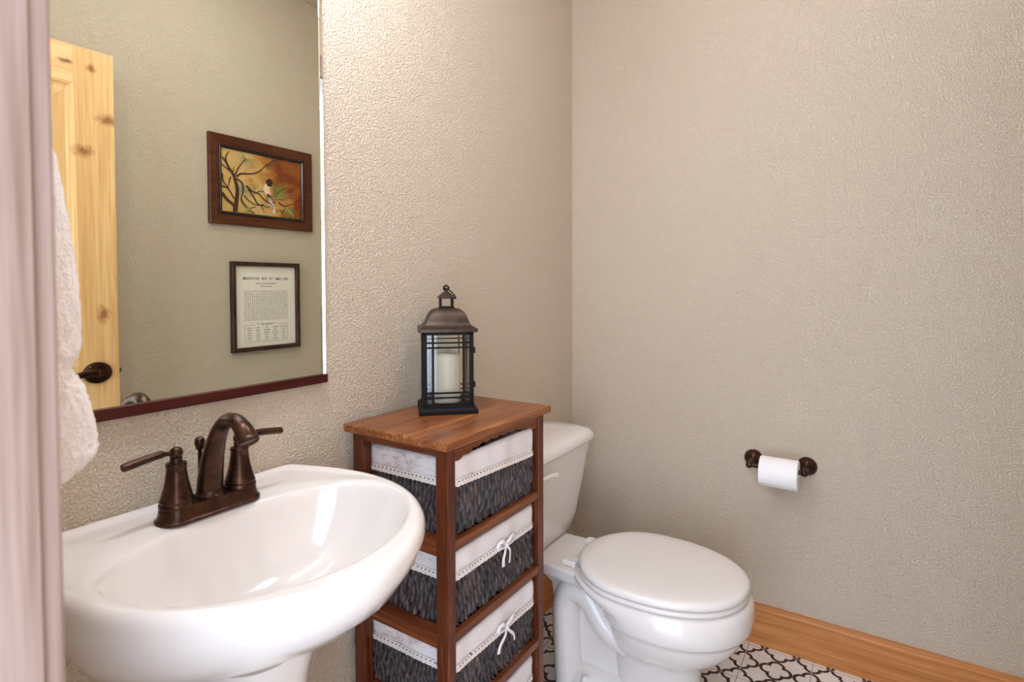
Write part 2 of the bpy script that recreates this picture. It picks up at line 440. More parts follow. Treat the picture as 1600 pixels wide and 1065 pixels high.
def off_out(d, z):
    out = []
    for i in range(N):
        (xa, ya), (xb, yb) = OUT[i-1], OUT[(i+1) % N]
        tx, ty = xb-xa, yb-ya; L = math.hypot(tx, ty) or 1; nx, ny = ty/L, -tx/L
        x, y = OUT[i]
        out.append((SX+x-nx*d, min(y-ny*d, -.002), z))
    return out
def lerp_rings(A, B, t, zf):
    return [(a[0]+(b[0]-a[0])*t, a[1]+(b[1]-a[1])*t, zf(i, t)) for i, (a, b) in enumerate(zip(A, B))]
rings = []
def under(k, z):     # underside of the bowl, drawn in towards the pedestal
    out = []
    for x, y in OUT:
        yy = -.08+(y+.08)*(k**1.8 if y < -.08 else 1)
        out.append((SX+x*k, min(yy, -.002), z))
    return out
for k, z in ((.42, .645), (.52, .655), (.65, .672), (.78, .700), (.885, .732), (.95, .768), (.985, .803)): rings.append(under(k, z))
rings.append(off_out(.000, .829)); rings.append(off_out(.001, .838))
rings.append(off_out(.004, .844)); rings.append(off_out(.009, .849)); rings.append(off_out(.014, .850))
A = off_out(.014, 0); B = [(SX+x, y, 0) for x, y in INN]
def zledge(i, t):
    # behind the basin the deck is a slightly sunken panel
    back = sm(-.25, -.12, A[i][1])
    zz = .850-.0055*back*sm(0, .14, t)-.001*t
    return zz-.004*sm(.8, 1, t)
for t in (.06, .12, .2, .4, .6, .8, .92, 1.0): rings.append(lerp_rings(A, B, t, zledge))
def basin(k, z, dy=0): return [(SX-.008+(x+.008)*k, -.27+dy+(y+.27)*k, z) for x, y in INN]
for k, z in ((.985, .838), (.965, .826), (.93, .806), (.88, .784), (.80, .757), (.68, .730), (.52, .710), (.34, .699), (.16, .694), (.085, .693)): rings.append(basin(k, z, .0))
m = MB(); m.loft(rings, True, True); m.build('basin', PORC, sink, angle=60)
# pedestal column
def pr(hx, y0, y1, z, n=48, e=2.6):
    cy, hy = (y0+y1)/2, (y1-y0)/2; out = []
    for j in range(n):
        a = 2*PI*j/n; c, s_ = math.cos(a), math.sin(a)
        out.append((SX+hx*math.copysign(abs(c)**(2/e), c), cy+hy*math.copysign(abs(s_)**(2/e), s_), z))
    return out
m = MB(); m.loft([pr(.125, -.33, -.04, 0), pr(.125, -.33, -.04, .03), pr(.11, -.31, -.05, .06), pr(.082, -.275, -.06, .14), pr(.075, -.265, -.065, .30), pr(.080, -.275, -.06, .50), pr(.088, -.29, -.05, .60), pr(.096, -.31, -.04, .66)])
m.build('pedestal', PORC, sink)
m = MB(); m.lathe([(.0, .004), (.012, .004), (.0215, .002), (.0225, -.001)], (SX-.008, -.27, .6945), cap0=False); m.build('drain', BRONZE, sink)

# ------------------------------------------------------------------ faucet
FX, FY, FZ = -1.532, -.097, .8445
fau = thing('faucet', 'oil-rubbed bronze two-handle faucet standing on the sink', 'faucet', (FX, FY, FZ))
def stad(L, r, z, n=40):
    out = []
    for j in range(n):
        a = 2*PI*j/n; c, s_ = math.cos(a), math.sin(a)
        out.append((FX+(L if c > 0 else -L)*(1 if abs(c) > 1e-9 else 0)+r*c, FY+r*s_, z))
    return out
m = MB(); m.loft([stad(.0535, .0325, FZ-.001), stad(.0535, .0325, FZ+.003), stad(.0535, .029, FZ+.006), stad(.0535, .0272, FZ+.013), stad(.0535, .0258, FZ+.021), stad(.0535, .024, FZ+.024)]); m.build('base_plate', BRONZE, fau)
for s in (-1, 1):
    hx = FX+s*.0535
    m = MB(); m.lathe([(.0262, .022), (.0265, .027), (.0245, .030), (.0255, .033), (.0235, .037), (.0205, .048), (.0172, .062), (.0152, .076), (.0146, .086), (.0155, .088), (.0150, .092), (.0100, .0935), (.0088, .097), (.0092, .101)], (hx, FY, FZ)); 
    b = m.build('handle_base', BRONZE, fau)
    m = MB(); m.sphere((hx, FY, FZ+.108), .0102, 20, 12)
    z = FZ+.108
    pts = spline([(hx, FY, z), (hx+s*.016, FY-.001, z+.002), (hx+s*.026, FY-.002, z+.003), (hx+s*.05, FY-.004, z+.001), (hx+s*.079, FY-.006, z-.003)], 5)
    rad = [.0060, .0055, .0048, .0044, .0042, .0044, .0050, .0058, .0064, .0068, .0070, .0071, .0072, .0073, .0074, .0074, .0074, .0075, .0075, .0075, .0070]
    m.tube(pts, rad, 12, flat=(.85, 1.05), up=(0, 0, 1)); m.build('lever', BRONZE, fau)
m = MB()
m.lathe([(.0245, .020), (.0245, .027), (.0215, .030), (.0205, .034)], (FX, FY, FZ))
path = spline([(FX, FY, FZ+.025), (FX, FY-.003, FZ+.055), (FX, FY-.013, FZ+.095), (FX, FY-.030, FZ+.132), (FX, FY-.053, FZ+.155), (FX, FY-.078, FZ+.160), (FX, FY-.101, FZ+.150), (FX, FY-.114, FZ+.134)], 6)
L = len(path); rad = []
for i in range(L):
    t = i/(L-1); rad.append(.0205-.0085*sm(0, .6, t)+.0035*sm(.72, 1, t))
m.tube(path, rad, 24, up=(1, 0, 0), flat=(1.05, .95))
e = path[-1]; d = (path[-1]-path[-2]).normalized()
m.lathe([(.0150, -.002), (.0172, .001), (.0172, .005), (.0150, .007), (.0125, .004)], e, d, 24)
m.build('spout', BRONZE, fau)
m = MB(); m.lathe([(.0035, .020), (.0035, .098), (.0065, .102), (.0075, .107), (.0085, .113), (.0075, .119), (.003, .122)], (FX, FY+.030, FZ-.004)); m.build('lift_rod', BRONZE, fau)

# ------------------------------------------------------------------ towel on a bar beside the door
tb = thing('towel_bar', 'bronze towel bar on the wall between the door and the sink', 'towel bar', (XW, -.25, 1.438))
m = MB(); m.tube([(XW+.066, -.335, 1.438), (XW+.066, -.12, 1.438)], .008, 12)
for y in (-.322, -.135): m.lathe([(.014, 0), (.014, .005), (.012, .012), (.009, .02), (.009, .07)], (XW, y, 1.438), (1, 0, 0))
m.build('bar', BRONZE_D, tb)
# towel: lofted outline (x extent per height), layered hand towel over bath towel
TZ = [(.992, -1.815, .010), (1.000, -1.792, .030), (1.012, -1.772, .055), (1.024, -1.752, .078), (1.034, -1.748, .082), (1.040, -1.751, .080), (1.060, -1.751, .080), (1.090, -1.757, .072), (1.110, -1.763, .066), (1.124, -1.770, .060), (1.134, -1.777, .050), (1.140, -1.778, .050), (1.148, -1.769, .058), (1.165, -1.765, .062), (1.21, -1.765, .062), (1.26, -1.768, .060), (1.32, -1.776, .054), (1.38, -1.786, .047), (1.42, -1.794, .040), (1.455, -1.806, .032), (1.475, -1.812, .026), (1.482, -1.83, .010)]
rings = []; n = 96
for z, xr, hx in [(1.208+(z-1.22)*.94, -2.0376+(xr+2.0376)*.92+.017, hx*.95) for z, xr, hx in TZ]:
    cx = xr-hx; hy = .056+.008*sm(1.4, 1.05, z)
    r = []
    for j in range(n):
        a = 2*PI*j/n; c, s_ = math.cos(a), math.sin(a)
        f = 1+.05*math.sin(5*a+z*6)+.03*math.sin(9*a+1-z*9)
        x = cx+hx*math.copysign(abs(c)**.7, c)*(f if c < .5 else 1); y = -.245+hy*math.copysign(abs(s_)**.6, s_)
        r.append((max(x, XW+.004), y, z))
    rings.append(r)
m = MB(); m.loft(rings)
# trailing back corner below the front fold
m.loft([[(cx+hx*math.cos(2*PI*j/24), -.22+hy*math.sin(2*PI*j/24), z) for j in range(24)] for z, cx, hx, hy in ((.968, -1.83, .010, .01), (.975, -1.825, .032, .03), (.982, -1.822, .050, .035), (.992, -1.824, .040, .035), (1.03, -1.83, .02, .03))])
tw = m.build('towel', TOWEL, None, sub=2)
tx = bpy.data.textures.new('terry', 'CLOUDS'); tx.noise_scale = .007
dm = tw.modifiers.new('fuzz', 'DISPLACE'); dm.texture = tx; dm.strength = .006; dm.mid_level = .5; dm.texture_coords = 'GLOBAL'
tag(tw, 'thick white terry towel hanging by the door at the edge of the mirror', 'towel')

# ------------------------------------------------------------------ basket shelf
LX0, LX1, LYF, LYB, ZT = -1.182, -.752, -.325, -.018, .9055
rack = thing('basket_stand', 'stained oak storage stand holding baskets between sink and toilet', 'shelf', (-.967, -.17, 0))
m = MB(); m.box(LX0, LX1, LYF, LYB, ZT-.0185, ZT); m.build('top', TOPM, rack, smooth=False, bevel=.003)
LEGS = [(-1.163, -1.138, -.312, -.280), (-.797, -.772, -.312, -.280), (-1.163, -1.138, -.062, -.028), (-.797, -.772, -.062, -.028)]
for a, b, c, d in LEGS: MB().box(a, b, c, d, 0, ZT-.0185).build('leg', SHV, rack, smooth=False, bevel=.0015)
RT = [.6865, .4905, .2965, .1035]
for zt in RT:
    MB().box(-1.138, -.797, -.3105, -.296, zt-.0185, zt).build('front_rail', SHX, rack, smooth=False, bevel=.001)
    MB().box(-1.138, -.797, -.045, -.030, zt-.0185, zt).build('back_rail', SHX, rack, smooth=False, bevel=.001)
    for xa, xb in ((-1.161, -1.128), (-.807, -.774)):
        MB().box(xa, xb, -.280, -.062, zt-.030, zt).build('side_rail', SHY, rack, smooth=False, bevel=.001)
MB().box(-1.161, -1.146, -.280, -.062, .868, .887).build('side_rail', SHY, rack, smooth=False, bevel=.001)
MB().box(-.789, -.774, -.280, -.062, .868, .887).build('side_rail', SHY, rack, smooth=False, bevel=.001)
# scalloped apron
up = []; lo = []
K = 90
for i in range(K+1):
    u = i/K; x = -1.138+.341*u
    s = abs(u-.5)*2
    k = (s*5.0) % 1.0
    d = .012+.016*sm(.35, 1, s)+.006*abs(math.sin(PI*k))**.6
    lo.append((x, ZT-.0185-d)); up.append((x, ZT-.0185))
m = MB(); m.loft([[(x, y, z) for x, z in (up[::-1]+lo)] for y in (-.308, -.297)]); m.build('apron', SHX, rack, smooth=False)

def cord_face(m, origin, udir, nrm, width, z0, z1, n, seed, phase=0):
    rnd = random.Random(seed); pitch = width/n; U = Vector(udir); Nn = Vector(nrm); O = Vector(origin)
    seg = max(6, int((z1-z0)/.005)); cs = 7
    for i in range(n):
        c0 = (i+.5)*pitch; ph = rnd.random()*6.28; ph2 = rnd.random()*6.28; amp = pitch*.26
        vs = []; fs = []
        for k in range(seg+1):
            t = k/seg; z = z0+(z1-z0)*t
            zz = z*260
            c = c0+amp*math.sin(z*52+phase)+amp*.7*math.sin(z*97+ph)
            rr = pitch*(.45+.08*math.sin(z*170+ph2))
            hh = .0090+.0024*math.sin(z*150+ph)+.0012*math.sin(z*310+ph2)
            for j in range(cs):
                a = PI*j/(cs-1)
                tw_ = .0009*math.sin(zz+j*1.7+ph)
                vs.append(O+U*(c-math.cos(a)*rr)+Nn*(math.sin(a)*hh+tw_*math.sin(a))+Vector((0, 0, z)))
        for k in range(seg):
            for j in range(cs-1):
                fs.append((k*cs+j, k*cs+j+1, (k+1)*cs+j+1, (k+1)*cs+j))
        m.add(vs, fs)

BX0, BX1, BYF, BYB = -1.133, -.802, -.297, -.052
def rrect(x0, x1, y0, y1, r, off, z, n=6):
    out = []; r2 = max(.002, r+off)
    for cx, cy, a0 in ((x1-r, y1-r, 0), (x0+r, y1-r, PI/2), (x0+r, y0+r, PI), (x1-r, y0+r, 1.5*PI)):
        for k in range(n+1):
            a = a0+PI/2*k/n; out.append((cx+r2*math.cos(a), cy+r2*math.sin(a), z))
    return out
def basket(zb, zt, label, bow, seed, sl=0., ax1=BX1):
    r = thing('wicker_basket', label, 'basket', ((BX0+BX1)/2, (BYF+BYB)/2, zb), 'lined baskets in the wooden stand')
    m = MB(); i = .008
    m.box(BX0+i, BX1-i, BYF+i, BYB-i, zb, zb+.008)
    m.box(BX0+i, BX1-i, BYF+i, BYF+i+.004, zb, zt-.012); m.box(BX0+i, BX1-i, BYB-i-.004, BYB-i, zb, zt-.012)
    m.box(BX0+i, BX0+i+.004, BYF+i, BYB-i, zb, zt-.012); m.box(BX1-i-.004, BX1-i, BYF+i, BYB-i, zb, zt-.012)
    z1 = zt-.045
    cord_face(m, (BX0, BYF+i, 0), (1, 0, 0), (0, -1, 0), BX1-BX0, zb+.001, z1, 25, seed)
    cord_face(m, (BX0+i, BYF, 0), (0, 1, 0), (-1, 0, 0), BYB-BYF, zb+.001, z1, 20, seed+1, 1.3)
    cord_face(m, (BX1-i, BYF, 0), (0, 1, 0), (1, 0, 0), BYB-BYF, zb+.001, z1, 18, seed+2, .6)
    m.build('basket_body', WEAVE, r)
    # cloth liner folded over the rim
    def prof(off, dz, wav=0, sag=0):
        R = rrect(BX0, BX1, BYF, BYB, .016, off, 0, 6); out = []
        # resample densely
        L = len(R); dense = []
        for a in range(L):
            p, q = R[a], R[(a+1) % L]; d = math.hypot(q[0]-p[0], q[1]-p[1]); k = max(1, int(d/.006))
            for b_ in range(k): dense.append((p[0]+(q[0]-p[0])*b_/k, p[1]+(q[1]-p[1])*b_/k))
        for (x, y) in dense:
            s = math.sin(x*37+y*61+seed)+.6*math.sin(x*83-y*47+seed*2)
            tilt = sl*(x-BX0)/(BX1-BX0)
            out.append((x+wav*s*(.3 if abs(y-BYF) > .02 else .15), y+wav*s*.6, zt+dz+sag*s+tilt))
        return out
    nR = len(prof(0, 0))
    pf = [(-.016, -.05, 0, 0), (-.013, -.014, .0006, 0), (-.009, -.003, .0008, .0004), (-.003, .0, .001, .0006), (.002, -.0015, .001, .0006), (.0045, -.008, .0012, .0006), (.0050, -.020, .0016, 0), (.0044, -.034, .0018, 0), (.0040, -.047, .0014, .0006), (.0025, -.049, .001, .0006)]
    m = MB()
    # profiles at different offsets have equal point counts only if built from one base ring
    base = rrect(BX0, BX1, BYF, BYB, .016, 0, 0, 6); L = len(base); dense = []; nrm = []
    for a in range(L):
        p, q = base[a], base[(a+1) % L]; d = math.hypot(q[0]-p[0], q[1]-p[1]); k = max(1, int(d/.005))
        for b_ in range(k): dense.append((p[0]+(q[0]-p[0])*b_/k, p[1]+(q[1]-p[1])*b_/k))
    D = len(dense)
    for a in range(D):
        (xa, ya), (xb, yb) = dense[a-1], dense[(a+1) % D]; tx_, ty_ = xb-xa, yb-ya; l_ = math.hypot(tx_, ty_); nrm.append((ty_/l_, -tx_/l_))
    arc = [0]
    for a in range(1, D): arc.append(arc[-1]+math.hypot(dense[a][0]-dense[a-1][0], dense[a][1]-dense[a-1][1]))
    def ring(off, dz, wav=0, sag=0, scal=0):
        out = []
        for a, ((x, y), (nx, ny)) in enumerate(zip(dense, nrm)):
            s = math.sin(x*37+y*61+seed)+.6*math.sin(x*83-y*47+seed*2)
            low = sl*(x-BX0)/(BX1-BX0)*min(1, max(0, -dz)/.045)
            o_ = off+wav*s
            out.append((x+nx*o_, y+ny*o_, zt+dz+sag*s-low+scal*(abs(math.sin(PI*arc[a]/.0085))-.5)))
        return out
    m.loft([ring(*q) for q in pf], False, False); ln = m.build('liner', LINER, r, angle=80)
    m = MB(); rg = [ring(.0052, -.0455, .0014, .0006), ring(.0058, -.0500, .0014, .0006), ring(.0062, -.0555, .0012, .0006), ring(.0062, -.0605, .0010, .0006, .0028)]
    for q in rg: q.append(q[0])
    m.loft(rg, False, False, closed=False)
    m.uv = [(arc[min(a, D-1)], v) for v in (.0140, .0095, .0045, .0) for a in range(D+1)]
    lc = m.build('lace_trim', LACE, ln); lc['label'] = 'scalloped lace edging with stitched holes'
    if bow:
        bx = -.948; by = BYF-.010; bz = zt-.050; m = MB()
        for s in (-1, 1):
            lp = spline([(bx, by-.003, bz), (bx+s*.016, by-.009, bz+.016), (bx+s*.030, by-.006, bz+.015), (bx+s*.033, by-.004, bz+.003), (bx+s*.018, by-.007, bz-.001), (bx, by-.004, bz)], 5)
            m.tube(lp, .0042, 8, flat=(1, .35), up=(0, 0, 1))
            tl = spline([(bx, by-.004, bz), (bx+s*.010, by-.008, bz-.013), (bx+s*(.014 if bow == 1 else .028), by-.006, bz-.030), (bx+s*(.012 if bow == 1 else .034), by-.005, bz-.046)], 5)
            m.tube(tl, [.0036+.0012*i/len(tl) for i in range(len(tl))], 8, flat=(1, .35), up=(1, 0, 0))
        m.sphere((bx, by-.006, bz), .0062, 12, 8, (1, .8, .9)); m.build('bow', LINER, ln)
    return r
basket(RT[0]+.001, .8565, 'dark woven basket with plain white liner on the stand\'s top level, under the lantern', 0, 11, .014)
basket(RT[1]+.001, .6555, 'dark woven basket with a tied bow on the second level of the stand', 1, 23)
basket(RT[2]+.001, .4575, 'dark woven basket with a loose-tailed bow on the third level of the stand', 2, 37, .006)
basket(RT[3]+.001, .2560, 'dark woven basket on the lowest level of the stand, mostly hidden', 1, 41)

# ------------------------------------------------------------------ lantern
LC = Vector((-.9315, -.117, ZT)); E1 = Vector((.698, -.716, 0)); E2 = Vector((.716, .698, 0))
lan = thing('lantern', 'black metal candle lantern with glass panes standing on the stand\'s top', 'lantern', LC)
def sq(hw, z, r=0.):
    return [LC+E1*(a*hw)+E2*(b*hw)+Vector((0, 0, z)) for a, b in ((-1, -1), (1, -1), (1, 1), (-1, 1))]
m = MB(); m.loft([sq(.0725, .0005), sq(.0725, .0095), sq(.067, .0145), sq(.0635, .0155), sq(.0635, .020)]); m.build('base', BLACKM, lan, smooth=False, bevel=.0008)
HB = .0625; Z0, Z1 = .018, .202
m = MB()
def lbar(a0, a1, b0, b1, z0, z1, mb=None):
    vs = [LC+E1*a+E2*b+Vector((0, 0, z)) for z in (z0, z1) for b in (b0, b1) for a in (a0, a1)]
    (mb or m).add(vs, [(0, 2, 3, 1), (4, 5, 7, 6), (0, 1, 5, 4), (2, 6, 7, 3), (0, 4, 6, 2), (1, 3, 7, 5)])
pw = .0105
for sa in (-1, 1):
    for sb in (-1, 1):
        lbar(min(sa*HB, sa*(HB-pw)), max(sa*HB, sa*(HB-pw)), min(sb*HB, sb*(HB-pw)), max(sb*HB, sb*(HB-pw)), Z0, Z1)
for z0, z1 in ((Z0, Z0+.008), (Z1-.007, Z1)):
    for sb in (-1, 1):
        lbar(-HB, HB, min(sb*HB, sb*(HB-.008)), max(sb*HB, sb*(HB-.008)), z0, z1); lbar(min(sb*HB, sb*(HB-.008)), max(sb*HB, sb*(HB-.008)), -HB, HB, z0, z1)
m.build('frame', BLACKM, lan, smooth=False)
for k in range(4):
    ea, eb = ((E1, E2), (E2, -E1), (-E1, -E2), (-E2, E1))[k]
    mm = MB(); gg = MB()
    def fb(a0, a1, z0, z1, d0, d1, mb):
        vs = [LC+ea*a-eb*(HB-d)+Vector((0, 0, z)) for z in (z0, z1) for d in (d0, d1) for a in (a0, a1)]
        mb.add(vs, [(0, 2, 3, 1), (4, 5, 7, 6), (0, 1, 5, 4), (2, 6, 7, 3), (0, 4, 6, 2), (1, 3, 7, 5)])
    for a in (-.0375, .0375): fb(a-.0026, a+.0026, Z0+.006, Z1-.005, .001, .004, mm)
    for z in (.040, .052, .164, .176): fb(-HB+.009, HB-.009, z-.0021, z+.0021, .0005, .0035, mm)
    mm.build('muntin', BLACKM, lan, smooth=False)
    fb(-HB+.009, HB-.009, Z0+.006, Z1-.005, .0050, .0065, gg); gg.build('glass_pane', GLASS, lan, smooth=False)
m = MB()
def rsq(hw, z, r): 
    out = []
    for cx, cy, a0 in ((1, 1, 0), (-1, 1, PI/2), (-1, -1, PI), (1, -1, 1.5*PI)):
        for k in range(4):
            a = a0+PI/2*k/3; out.append(LC+E1*(cx*(hw-r)+r*math.cos(a))+E2*(cy*(hw-r)+r*math.sin(a))+Vector((0, 0, z)))
    return out
m.loft([rsq(.066, .201, .002), rsq(.0725, .203, .002), rsq(.0725, .210, .002), rsq(.068, .2125, .002), rsq(.060, .217, .003), rsq(.0555, .222, .003), rsq(.052, .231, .004), rsq(.047, .243, .005), rsq(.041, .252, .006), rsq(.034, .2575, .006), rsq(.024, .260, .004)])
m.build('roof', ROOFM, lan, angle=35)
m = MB(); s0 = .0175
for sa in (-1, 1):
    for sb in (-1, 1):
        lbar(min(sa*s0, sa*(s0-.005)), max(sa*s0, sa*(s0-.005)), min(sb*s0, sb*(s0-.005)), max(sb*s0, sb*(s0-.005)), .259, .286)
m.loft([sq(.0185, .259), sq(.0185, .264)]); m.loft([sq(.0185, .284), sq(.0185, .287)])
m.build('vent_cupola', BLACKM, lan, smooth=False)
m = MB(); m.loft([sq(.0225, .286), sq(.0225, .288), sq(.003, .304)]); m.build('cupola_cap', ROOFM, lan, smooth=False)
m = MB(); m.tube([LC+Vector((0, 0, .311))+E1*(.0062*math.cos(a))+Vector((0, 0, .0062*math.sin(a))) for a in [2*PI*i/20 for i in range(20)]], .0022, 8, closed=True)
m.build('hanging_loop', BLACKM, lan)
c0 = LC+Vector((0, 0, .311)); dd = (E1*.62+E2*.30-Vector((0, 0, .72))).normalized(); pp = (E2*.9-E1*.2).normalized(); pp = (pp-dd*pp.dot(dd)).normalized()
m = MB(); m.tube([c0+dd*.019+dd*(.019*math.cos(a))+pp*(.019*math.sin(a)) for a in [2*PI*i/28 for i in range(28)]], .0016, 8, closed=True); m.build('ring_handle', BLACKM, lan)
for z in (.065, .150):
    m = MB(); lbar(HB-.001, HB+.004, -HB-.0012, -HB+.006, z, z+.014); m.build('hinge', BLACKM, lan, smooth=False)
# candle
cr = .0350; prof = []
cb = MB(); rings = []
n = 40
for rr, zz, wv in ((cr, .0005, 0), (cr, .05, 0), (cr, .115, .2), (cr-.0006, .122, 1), (cr-.003, .1235, 1), (cr-.007, .118, .7), (.004, .112, 0)):
    rings.append([LC+Vector((rr*math.cos(2*PI*j/n), rr*math.sin(2*PI*j/n), .020+zz+wv*.0028*math.sin(4*PI*j/n+.6))) for j in range(n)])
cb.loft(rings); cnd = cb.build('candle', CANDLE, None, angle=60); 
MB().tube([LC+Vector((0, 0, .131)), LC+Vector((.001, 0, .145))], .0012, 6).build('wick', BLACKM, cnd)
tag(cnd, 'ivory pillar candle with a melted wavy rim inside the lantern', 'candle')

# ------------------------------------------------------------------ toilet
TX = -.487
toi = thing('toilet', 'white two-piece toilet with closed lid beside the basket stand', 'toilet', (TX, -.4, 0))
def se(hw, y0, y1, z, e=2.4, n=64, egg=0.):
    cy, hy = (y0+y1)/2, (y1-y0)/2; out = []
    for j in range(n):
        a = 2*PI*j/n; c, s_ = math.cos(a), math.sin(a)
        yy = math.copysign(abs(s_)**(2/e), s_); k = 1-egg*max(0, -yy)**1.5*0
        out.append((TX+hw*math.copysign(abs(c)**(2/e), c)*k, cy+hy*yy, z))
    return out
# tank
m = MB(); m.loft([se(.172, -.168, -.035, .394, 5), se(.182, -.176, -.032, .400, 6), se(.192, -.184, -.030, .45, 7), se(.213, -.203, -.025, .57, 7), se(.231, -.221, -.020, .694, 7)]); m.build('tank', PORC, toi, angle=50)
m = MB(); m.loft([se(.235, -.226, -.018, .692, 7), se(.241, -.233, -.013, .696, 7), se(.243, -.235, -.012, .704, 7), se(.240, -.232, -.013, .716, 6), se(.232, -.222, -.018, .727, 5.5), se(.210, -.20, -.035, .733, 5), se(.15, -.16, -.07, .735, 4)]); m.build('tank_lid', PORC, toi, angle=60)
m = MB(); m.lathe([(.013, 0), (.013, .006), (.008, .010), (.007, .018)], (TX-.155, -.212, .655), (0, -1, 0), 20)
m.tube(spline([(TX-.155, -.232, .655), (TX-.12, -.236, .656), (TX-.09, -.238, .652), (TX-.075, -.238, .648)], 5), [.0075]*10+[.0085]*6, 12, flat=(1, .6), up=(0, 0, 1)); m.build('flush_lever', SEATP, toi)
# bowl: egg-shaped plan, wide at the middle, narrow tail to the deck
def egg(hw, yb, yf, z, n=80, tail=.62):
    out = []; ym = yb+(yf-yb)*.47
    for j in range(n):
        a = 2*PI*j/n; c, s_ = math.cos(a), math.sin(a)
        if s_ <= 0:   # front (towards -y)
            out.append((TX+hw*math.copysign(abs(c)**.92, c), ym+(ym-yf)*math.copysign(abs(s_)**.98, s_), z))
        else:
            e = 2/2.9
            out.append((TX+hw*math.copysign(abs(c)**e, c)*(1-(1-tail)*s_**2.2), ym+(yb-ym)*s_**e, z))
    return out
m = MB()
m.loft([egg(.10, -.38, -.655, 0), egg(.10, -.38, -.655, .012), egg(.090, -.39, -.648, .035), egg(.086, -.40, -.642, .10), egg(.089, -.395, -.648, .17), egg(.100, -.385, -.664, .195), egg(.124, -.39, -.694, .212), egg(.150, -.39, -.724, .238), egg(.170, -.385, -.747, .268), egg(.180, -.38, -.759, .294), egg(.183, -.375, -.763, .306), egg(.191, -.365, -.772, .310), egg(.196, -.36, -.778, .320), egg(.1985, -.35, -.781, .345), egg(.197, -.29, -.779, .368), egg(.193, -.27, -.775, .382), egg(.185, -.27, -.766, .3885), egg(.17, -.27, -.75, .3895)])
m.build('bowl', PORC, toi, angle=70)
# deck between bowl and tank
def deck(z, i=0):
    pts = [(-.112+i, -.205), (-.114+i, -.25), (-.122+i, -.32), (-.150+i, -.42), (.150-i, -.42), (.122-i, -.32), (.114-i, -.25), (.112-i, -.205), (.108-i, -.04-i), (-.108+i, -.04-i)]
    return [(TX+x, y, z) for x, y in pts]
m = MB(); m.loft([deck(.352, .006), deck(.358, .001), deck(.384), deck(.389, .004)]); m.build('deck', PORC, toi, smooth=False, bevel=.003)
# trapway seen through the open side
m = MB()
ctr = spline([(-.275, .02), (-.272, .10), (-.268, .20), (-.270, .275), (-.290, .312), (-.325, .318), (-.360, .296), (-.395, .250), (-.440, .213), (-.49, .195), (-.54, .19)], 6) if False else None
cpts = [(-.275, .03), (-.270, .12), (-.266, .20), (-.268, .27), (-.288, .311), (-.322, .318), (-.356, .297), (-.392, .250), (-.436, .214), (-.49, .198), (-.54, .195)]
for s in (-1, 1):
    pth = spline([(TX+s*(.064 if i < 8 else (.054, .036, .015)[i-8]), y, z) for i, (y, z) in enumerate(cpts)], 5)
    m.tube(pth, [.046]*len(pth), 20, up=(1, 0, 0), flat=(1.08, .92))
# web between, and rear stem that carries the deck
m.box(TX-.060, TX+.060, -.50, -.27, .05, .30)
m.loft([[(TX+x, y, z) for x, y in ((-hw, y0), (hw, y0), (hw, y1), (-hw, y1))] for hw, y0, y1, z in ((.060, -.30, -.225, .22), (.066, -.31, -.215, .315), (.106, -.32, -.205, .356))])
m.build('trapway', PORC, toi, angle=50)
# foot flange
def foot(hw, y0, y1, z): return se(hw, y0, y1, z, 3.4, 56)
m = MB(); m.loft([foot(.112, -.60, -.215, 0), foot(.112, -.60, -.215, .022), foot(.106, -.595, -.222, .060), foot(.098, -.57, -.232, .082), foot(.08, -.54, -.245, .096), foot(.05, -.5, -.26, .10)]); m.build('foot', PORC, toi, angle=70)
for s in (-1, 1):
    m = MB(); m.lathe([(.014, 0), (.0145, .012), (.012, .024), (.007, .030), (.001, .032)], (TX+s*.100, -.345, .060), (s*.25, 0, 1), 20); m.build('bolt_cap', SEATP, toi)
# seat and lid
def lidr(d, z, y0=-.298, yf=-.768, hw=.1955): return egg(hw-d, y0-d, yf+d, z, tail=.66)
m = MB(); m.loft([lidr(.012, .3895), lidr(.002, .391), lidr(.0, .396), lidr(.001, .402), lidr(.008, .4045)]); m.build('seat', SEATP, toi, angle=70)
m = MB(); m.loft([lidr(.010, .4065), lidr(.001, .408), lidr(-.001, .413), lidr(.0, .420), lidr(.006, .4255), lidr(.016, .4285), lidr(.05, .4305), lidr(.10, .4310)]); m.build('seat_lid', SEATP, toi, angle=70)
for s in (-1, 1):
    MB().box(TX+s*.075-.018, TX+s*.075+.018, -.305, -.262, .3885, .407).build('seat_hinge', SEATP, toi, smooth=False, bevel=.005)

# ------------------------------------------------------------------ toilet paper holder and roll
tp = thing('toilet_paper_holder', 'bronze two-post toilet paper holder on the wall above the baseboard', 'toilet paper holder', (0, -.774, .632))
for y in (-.693, -.855):
    m = MB(); m.lathe([(.030, 0), (.030, .004), (.028, .009), (.024, .015), (.017, .022), (.011, .027), (.0075, .032), (.0070, .066)], (0, y, .632), (-1, -0, -.02), 28); m.sphere((-.077, y, .630), .0115, 18, 12); m.build('post', BRONZE, tp)
MB().tube([(-.077, -.693, .630), (-.077, -.855, .630)], .0072, 14).build('roller', BRONZE_D, tp)
m = MB(); ro, ri, cy0, cy1, cz = .0475, .0195, -.839, -.727, .6180
n = 64
def cyl(r, y, spiral=0): return [(-.077+(r+spiral*(j/n))*math.cos(2*PI*j/n), y, cz+(r+spiral*(j/n))*math.sin(2*PI*j/n)) for j in range(n)]
m.loft([cyl(ri, cy0), cyl(ro-.002, cy0), cyl(ro, cy0+.002), cyl(ro, cy1-.002), cyl(ro-.002, cy1), cyl(ri, cy1), cyl(ri, cy0)], False, False)
